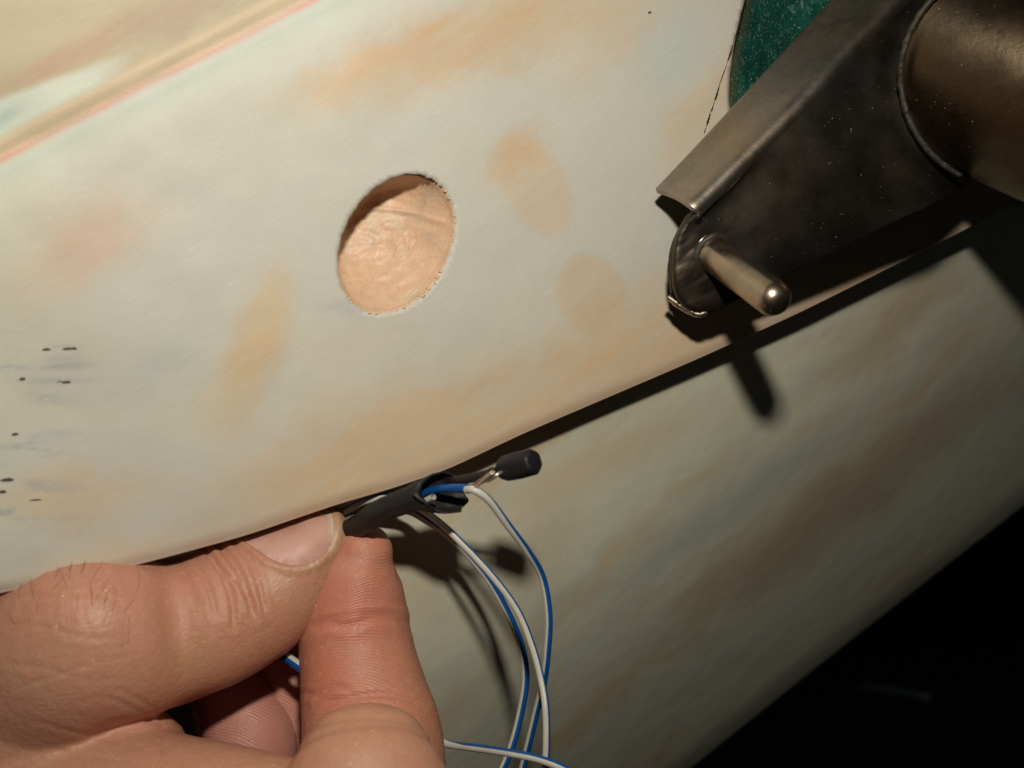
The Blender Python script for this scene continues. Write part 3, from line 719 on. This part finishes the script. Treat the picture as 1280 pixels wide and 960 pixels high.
# nail
bvh = BVHTree.FromPolygons([Vector(v) for v in V2[:len(getco(S1))]], [tuple(p.vertices) for p in S1.polygons])
nl = catmull(np.vstack([NAIL, NAIL[:1]]), 121)[:-1]; NVv = []; NFf = []; tips = []
RN = 16
for i in range(RN + 1):
    for q in nl:
        f_ = i / RN; x, y = NC * (1 - f_) + q * f_
        dr = P(x, y, 100).normalized(); h = bvh.ray_cast(Vector((0, 0, 0)), dr)
        if h[0] is None: h = (P(x, y, 192), Vector((0, -.7, .7)))
        NVv.append(np.array(h[0] - dr * (.00055 if f_ < .97 else .00015))); tips.append(float(sstep(409, 416, x + .12 * (655 - y))))
NVv = np.array(NVv); m_ = len(nl)
# smooth the plate
G = NVv.reshape(RN + 1, m_, 3)
for _ in range(25):
    g2 = G.copy(); g2[1:-1] = (G[1:-1] * 2 + G[:-2] + G[2:] + np.roll(G, 1, 1)[1:-1] + np.roll(G, -1, 1)[1:-1]) / 6; g2[0] = G[1].mean(0); G = g2
NFf = [(i * m_ + j, (i + 1) * m_ + j, (i + 1) * m_ + (j + 1) % m_, i * m_ + (j + 1) % m_) for i in range(RN) for j in range(m_)]
t = NT('nail'); o = t.obj(); n1 = t.noise(o, 220, 3)
c = t.ramp(n1, [(.3, (.56, .29, .23)), (.7, (.62, .37, .30))])
c = t.mix(t.attr('tip').outputs['Fac'], c, (.58, .48, .37))
t.set('Base Color', c).set('Roughness', .5).set('Subsurface Weight', .2).set('Subsurface Scale', .001)
t.set('Normal', t.bump(t.noise(t.map(o, (300, 300, 2600), (0, -.35, 0)), 1, 2), .00006, .5)); M_nail = t.m
nail = mesh('thumb_nail', G.reshape(-1, 3), NFf, M_nail, hand_t); setfloat(nail.data, 'tip', tips)
# hairs on the base of the thumb
t = NT('hair'); t.set('Base Color', (.10, .055, .03)).set('Roughness', .5); M_hair = t.m
HV = []; HF = []
for k in range(38):
    x = random.gauss(85, 60); y = random.gauss(735, 36)
    if x < -20 or x > 230: continue
    a = random.gauss(1.45, .22) if random.random() < .7 else random.gauss(.9, .3); ln = random.uniform(16, 46); bend = random.gauss(.1, .22); pts = []
    for s in range(6):
        u_ = s / 5; xx = x + ln * u_ * math.cos(a + bend * u_); yy = y - ln * u_ * math.sin(a + bend * u_)
        dr = P(xx, yy, 100).normalized(); h = bvh.ray_cast(Vector((0, 0, 0)), dr)
        if h[0] is None: break
        pts.append(np.array(h[0] + h[1] * (.00004 + .0006 * math.sin(u_ * 2.4))))
    if len(pts) < 4: continue
    n = len(pts); o0 = len(HV)
    for i, q in enumerate(pts):
        tt = pts[min(i + 1, n - 1)] - pts[max(i - 1, 0)]; tt /= np.linalg.norm(tt); s1 = np.cross(tt, [0, 1, 0]); s1 /= np.linalg.norm(s1); s2 = np.cross(tt, s1)
        rr = .000032 * (1 - .7 * i / (n - 1))
        for j in range(3): HV.append(q + (s1 * math.cos(j * 2.094) + s2 * math.sin(j * 2.094)) * rr)
    for i in range(n - 1):
        for j in range(3): HF.append((o0 + i * 3 + j, o0 + i * 3 + (j + 1) % 3, o0 + (i + 1) * 3 + (j + 1) % 3, o0 + (i + 1) * 3 + j))
hr = mesh('hair', HV, HF, M_hair, hand_t); hr['kind'] = 'stuff'

# ------------------------------------------------------------------ wires
def plastic(name, col, rough, bumpd=.00004, spec=.4, var=.25):
    t = NT(name); o = t.obj(); n1 = t.noise(o, 500, 4, .6)
    c = t.mix(t.ramp(n1, [(.4, 0), (.75, var)]), col, tuple(x * .6 for x in col))
    t.set('Base Color', c).set('Roughness', rough).set('Specular IOR Level', spec).set('Normal', t.bump(t.noise(o, 1500, 3), bumpd, .6)); return t.m
M_white = plastic('white_insulation', (.56, .53, .46), .38); M_blue = plastic('blue_insulation', (.006, .07, .26), .34)
M_black = plastic('black_heatshrink', (.016, .014, .014), .55, .00012, .35); M_cap = plastic('black_cap', (.012, .011, .013), .5, .0001, .3)
M_blk_wire = plastic('black_insulation', (.01, .01, .01), .4)
def wire(pts, r, label, a0=0.0, a1=0.0, width=.36, both=True, colors=None):
    q = catmull(pts, len(pts) * 14); C = Pn(q[:, 0], q[:, 1], q[:, 2]); n = len(C); ns = 20
    T = np.gradient(C, axis=0); T /= np.linalg.norm(T, axis=1)[:, None]
    th = thing('wire', label, 'wire')
    V = []
    for i in range(n):
        y = C[i] / np.linalg.norm(C[i]); s = np.cross(T[i], y); s /= np.linalg.norm(s); w = np.cross(s, T[i])
        tw = a0 + (a1 - a0) * min(1, 2.6 * i / (n - 1))
        for j in range(ns):
            a = tw + 2 * math.pi * j / ns; V.append(C[i] + (s * math.cos(a) + w * math.sin(a)) * r * .001)
    nb = int(round(width * ns)) if both else 0
    def sub(name, js, mat, caps=False):
        F = [(i * ns + j, i * ns + (j + 1) % ns, (i + 1) * ns + (j + 1) % ns, (i + 1) * ns + j) for i in range(n - 1) for j in js]
        used = sorted({k for f_ in F for k in f_}); mp = {k: i for i, k in enumerate(used)}
        F = [tuple(mp[k] for k in f_) for f_ in F]
        return mesh(name, [V[k] for k in used], F, mat, th)
    if nb: sub('stripe', range(nb), M_blue)
    ins_ = sub('insulation', range(nb, ns), (colors or M_white))
    return th
# angle 0 = towards one side in the view, pi/2 = away from the viewer
hp = math.pi
wA = wire([(583, 612, 178), (594, 613, 177), (612, 626, 179), (636, 658, 184), (660, 690, 190), (678, 722, 195), (686, 769, 197), (684, 816, 199), (679, 854, 201), (670, 891, 204), (661, 929, 206), (652, 965, 208), (640, 1010, 210)], .70,
     'white wire with blue stripe soldered to the bare strands, outermost loop', -.2, -1.75, .46)
wB = wire([(405, 652, 196), (420, 645, 195), (438, 635, 194), (458, 626, 193), (482, 622, 193), (514, 630, 192), (548, 652, 192), (580, 682, 193), (617, 722, 195), (646, 762, 197), (664, 804, 198), (676, 847, 198), (682, 885, 197), (683, 925, 197), (681, 965, 198), (676, 1010, 199)], .66,
     'white wire with thin blue edge crossing in front of the outermost loop', -.75, -1.0, .40)
wC = wire([(400, 660, 198), (418, 652, 198), (436, 648, 197), (470, 642, 197), (508, 638, 197), (536, 652, 198), (560, 668, 199), (583, 691, 204), (612, 726, 208), (636, 769, 211), (652, 810, 213), (657, 847, 214), (652, 885, 214), (640, 932, 213), (624, 970, 212), (600, 1010, 212)], .78,
     'white wire with broad blue stripe, innermost of the hanging loops', -.2, -1.8, .45)
wD = wire([(500, 905, 203), (535, 920, 202), (560, 930, 201), (596, 935, 198), (636, 941, 195), (674, 949, 195), (711, 964, 196), (750, 990, 198)], .72,
     'white and blue wire running out sideways from behind the index finger', 1.3, -1.3, .42)
wE = wire([(320, 792, 197), (345, 812, 193), (360, 823, 190.5), (380, 837, 190), (410, 858, 192)], .95, 'short stretch of white and blue wire seen between thumb and index finger', 2.0, 2.0, .45)
wF = wire([(236, 860, 206), (244, 885, 204), (249, 905, 204), (256, 935, 206)], .8, 'blue and white wire in the dark gap below the thumb', -1.3, -1.3, .5)
wG = wire([(404, 640, 199), (425, 637, 198), (450, 630, 198), (480, 627, 198), (520, 618, 200), (545, 606, 204)], .75, 'black wire running under the panel edge above the sleeve', 0, 0, 0, False, M_blk_wire)
wI = wire([(524, 619, 184), (545, 612, 181), (566, 610, 179), (588, 610.5, 178)], .72, 'short blue wire with cut end coming out of the black sleeve', 0, 0, 0, False, M_blue)
wJ = wire([(511, 633, 184), (528, 627.5, 181.0), (542, 621, 179)], .55, 'short white wire stub at the mouth of the black sleeve', 0, 0, 0, False, M_white)
# bare strands
t = NT('copper'); t.set('Base Color', t.ramp(t.noise(t.obj(), 900, 3), [(.35, (.36, .17, .11)), (.7, (.62, .50, .42))])).set('Metallic', .85).set('Roughness', .4); M_cu = t.m
t = NT('solder'); t.set('Base Color', (.66, .60, .54)).set('Metallic', .9).set('Roughness', .35); M_sol = t.m
strand_t = thing('bare_strands', 'twisted bare copper strands joining blue and white wire to the black cap', 'bare wire')
for k in range(7):
    pts = []
    for s in range(26):
        u_ = s / 25; a = k * .9 + u_ * 7; pts.append(Pn(588 + 28 * u_, 611 - 20 * u_, 177.6 - 2.6 * u_) + np.array((math.cos(a), .6 * math.sin(a), math.sin(a))) * .00042 * (1 - .2 * u_))
    tubepath('strand', pts, .00016, M_cu, strand_t, 7)
tubepath('lead', [Pn(*q) for q in catmull([(603, 602, 176.6), (612, 600, 175.8), (622, 593, 175.6), (630, 589, 177)], 20)], .00032, M_sol, strand_t, 10)
tubepath('lead', [Pn(*q) for q in catmull([(592, 612, 177.0), (604, 601, 175.6), (616, 591.5, 174.6)], 16)], .0003, M_sol, strand_t, 10)
# black leg sleeve and cap
cap = thing('capped_component', 'small black cylinder cap on a sleeved lead at the tip of the wires', 'component')
tubepath('lead_sleeve', [Pn(*q) for q in catmull([(552, 608, 187), (572, 601, 182), (592, 597, 180.5), (612, 591, 179.6), (632, 585, 179)], 40)], .00075, M_black, cap, 14, jitter=.25, rfun=lambda u: 1.25 - .3 * u)
c0 = np.array(P(627, 587, 179.0)); c1_ = np.array(P(669, 576.5, 175.5)); ax = c1_ - c0; L = np.linalg.norm(ax); ax /= L
sd = np.cross(ax, [0, 1, 0]); sd /= np.linalg.norm(sd); up_ = np.cross(sd, ax); RR = .00228
pr = [(0, RR * .62), (.0002, RR * .80), (.0009, RR * .93), (L * .45, RR * 1.0), (L * .47, RR * 1.0), (L * .93, RR * .95), (L * .985, RR * .86), (L, RR * .70)]
CV = []; CF = []
for s, r_ in pr:
    for j in range(32):
        a = 2 * math.pi * j / 32; k = 1 + .035 * math.cos(6 * a) + .02 * noise.noise(Vector((math.cos(a) * 2, math.sin(a) * 2, s * 400)))
        CV.append(c0 + ax * s + (sd * math.cos(a) + up_ * math.sin(a)) * r_ * k)
CF = [(i * 32 + j, i * 32 + (j + 1) % 32, (i + 1) * 32 + (j + 1) % 32, (i + 1) * 32 + j) for i in range(len(pr) - 1) for j in range(32)] + [tuple(range(32))[::-1], tuple((len(pr) - 1) * 32 + j for j in range(32))]
cb_ = mesh('cap_body', CV, CF, M_cap, cap); md = cb_.modifiers.new('b', 'BEVEL'); md.width = .00025; md.segments = 2; md.limit_method = 'ANGLE'
# heat-shrink sleeve, open at its right end
sp = catmull([(418, 676, 195, 2.1, 1.4), (438, 663, 190, 2.15, 1.6), (462, 648, 185, 2.15, 1.8), (485, 635, 183.5, 2.2, 1.9), (508, 626, 182.5, 2.3, 1.9), (526, 620, 182, 2.8, 2.4), (542, 617, 182, 3.4, 2.9), (556, 616, 182, 3.8, 3.3)], 70)
SV = []; C = Pn(sp[:, 0], sp[:, 1], sp[:, 2]); T = np.gradient(C, axis=0); T /= np.linalg.norm(T, axis=1)[:, None]; ns = 44
for i in range(70):
    y = C[i] / np.linalg.norm(C[i]); s = np.cross(T[i], y); s /= np.linalg.norm(s); w = np.cross(s, T[i]); u_ = i / 69
    for j in range(ns):
        a = 2 * math.pi * j / ns
        k = 1 + .13 * noise.noise(Vector((u_ * 7, math.cos(a) * 1.2, math.sin(a) * 1.2))) + .07 * noise.noise(Vector((u_ * 26, math.cos(a) * 2.2, math.sin(a) * 2.2)))
        # a pinch line along the flattened side
        k -= .10 * math.exp(-((a - 4.2) / .25) ** 2) * (u_ < .8)
        q = C[i] + (s * math.cos(a) * sp[i, 3] + w * math.sin(a) * sp[i, 4]) * k * .001
        # slanted, ragged mouth: near side cut back, far and lower side reach further
        near = max(0, -math.sin(a)); lowr = -math.cos(a)
        ext = (u_ ** 6) * ((2.6 * max(0, math.sin(a)) + 1.6 * max(0, lowr) - 4.4 * near ** 1.5) + .9 * noise.noise(Vector((a * 2.2, 0, 5))))
        SV.append(q + T[i] * ext * .001)
SF = [(i * ns + j, i * ns + (j + 1) % ns, (i + 1) * ns + (j + 1) % ns, (i + 1) * ns + j) for i in range(69) for j in range(ns)]
sl = mesh('heat_shrink_sleeve', SV, SF, M_black); md = sl.modifiers.new('s', 'SOLIDIFY'); md.thickness = .00035; md.offset = 1
tag(sl, 'black heat-shrink sleeve with an open ragged mouth pinched by the thumb', 'sleeve')
# faint rod on the floor far behind
t = NT('pale_rod'); t.set('Base Color', (.35, .42, .40)).set('Roughness', .6); M_rod = t.m
rod = tubepath('rod', [Pn(1078, 858, 1250), Pn(1120, 864, 1245), Pn(1162, 872, 1240)], .0035, M_rod, None, 12)
tag(rod, 'faint pale rod in the dark at the lower right', 'rod')
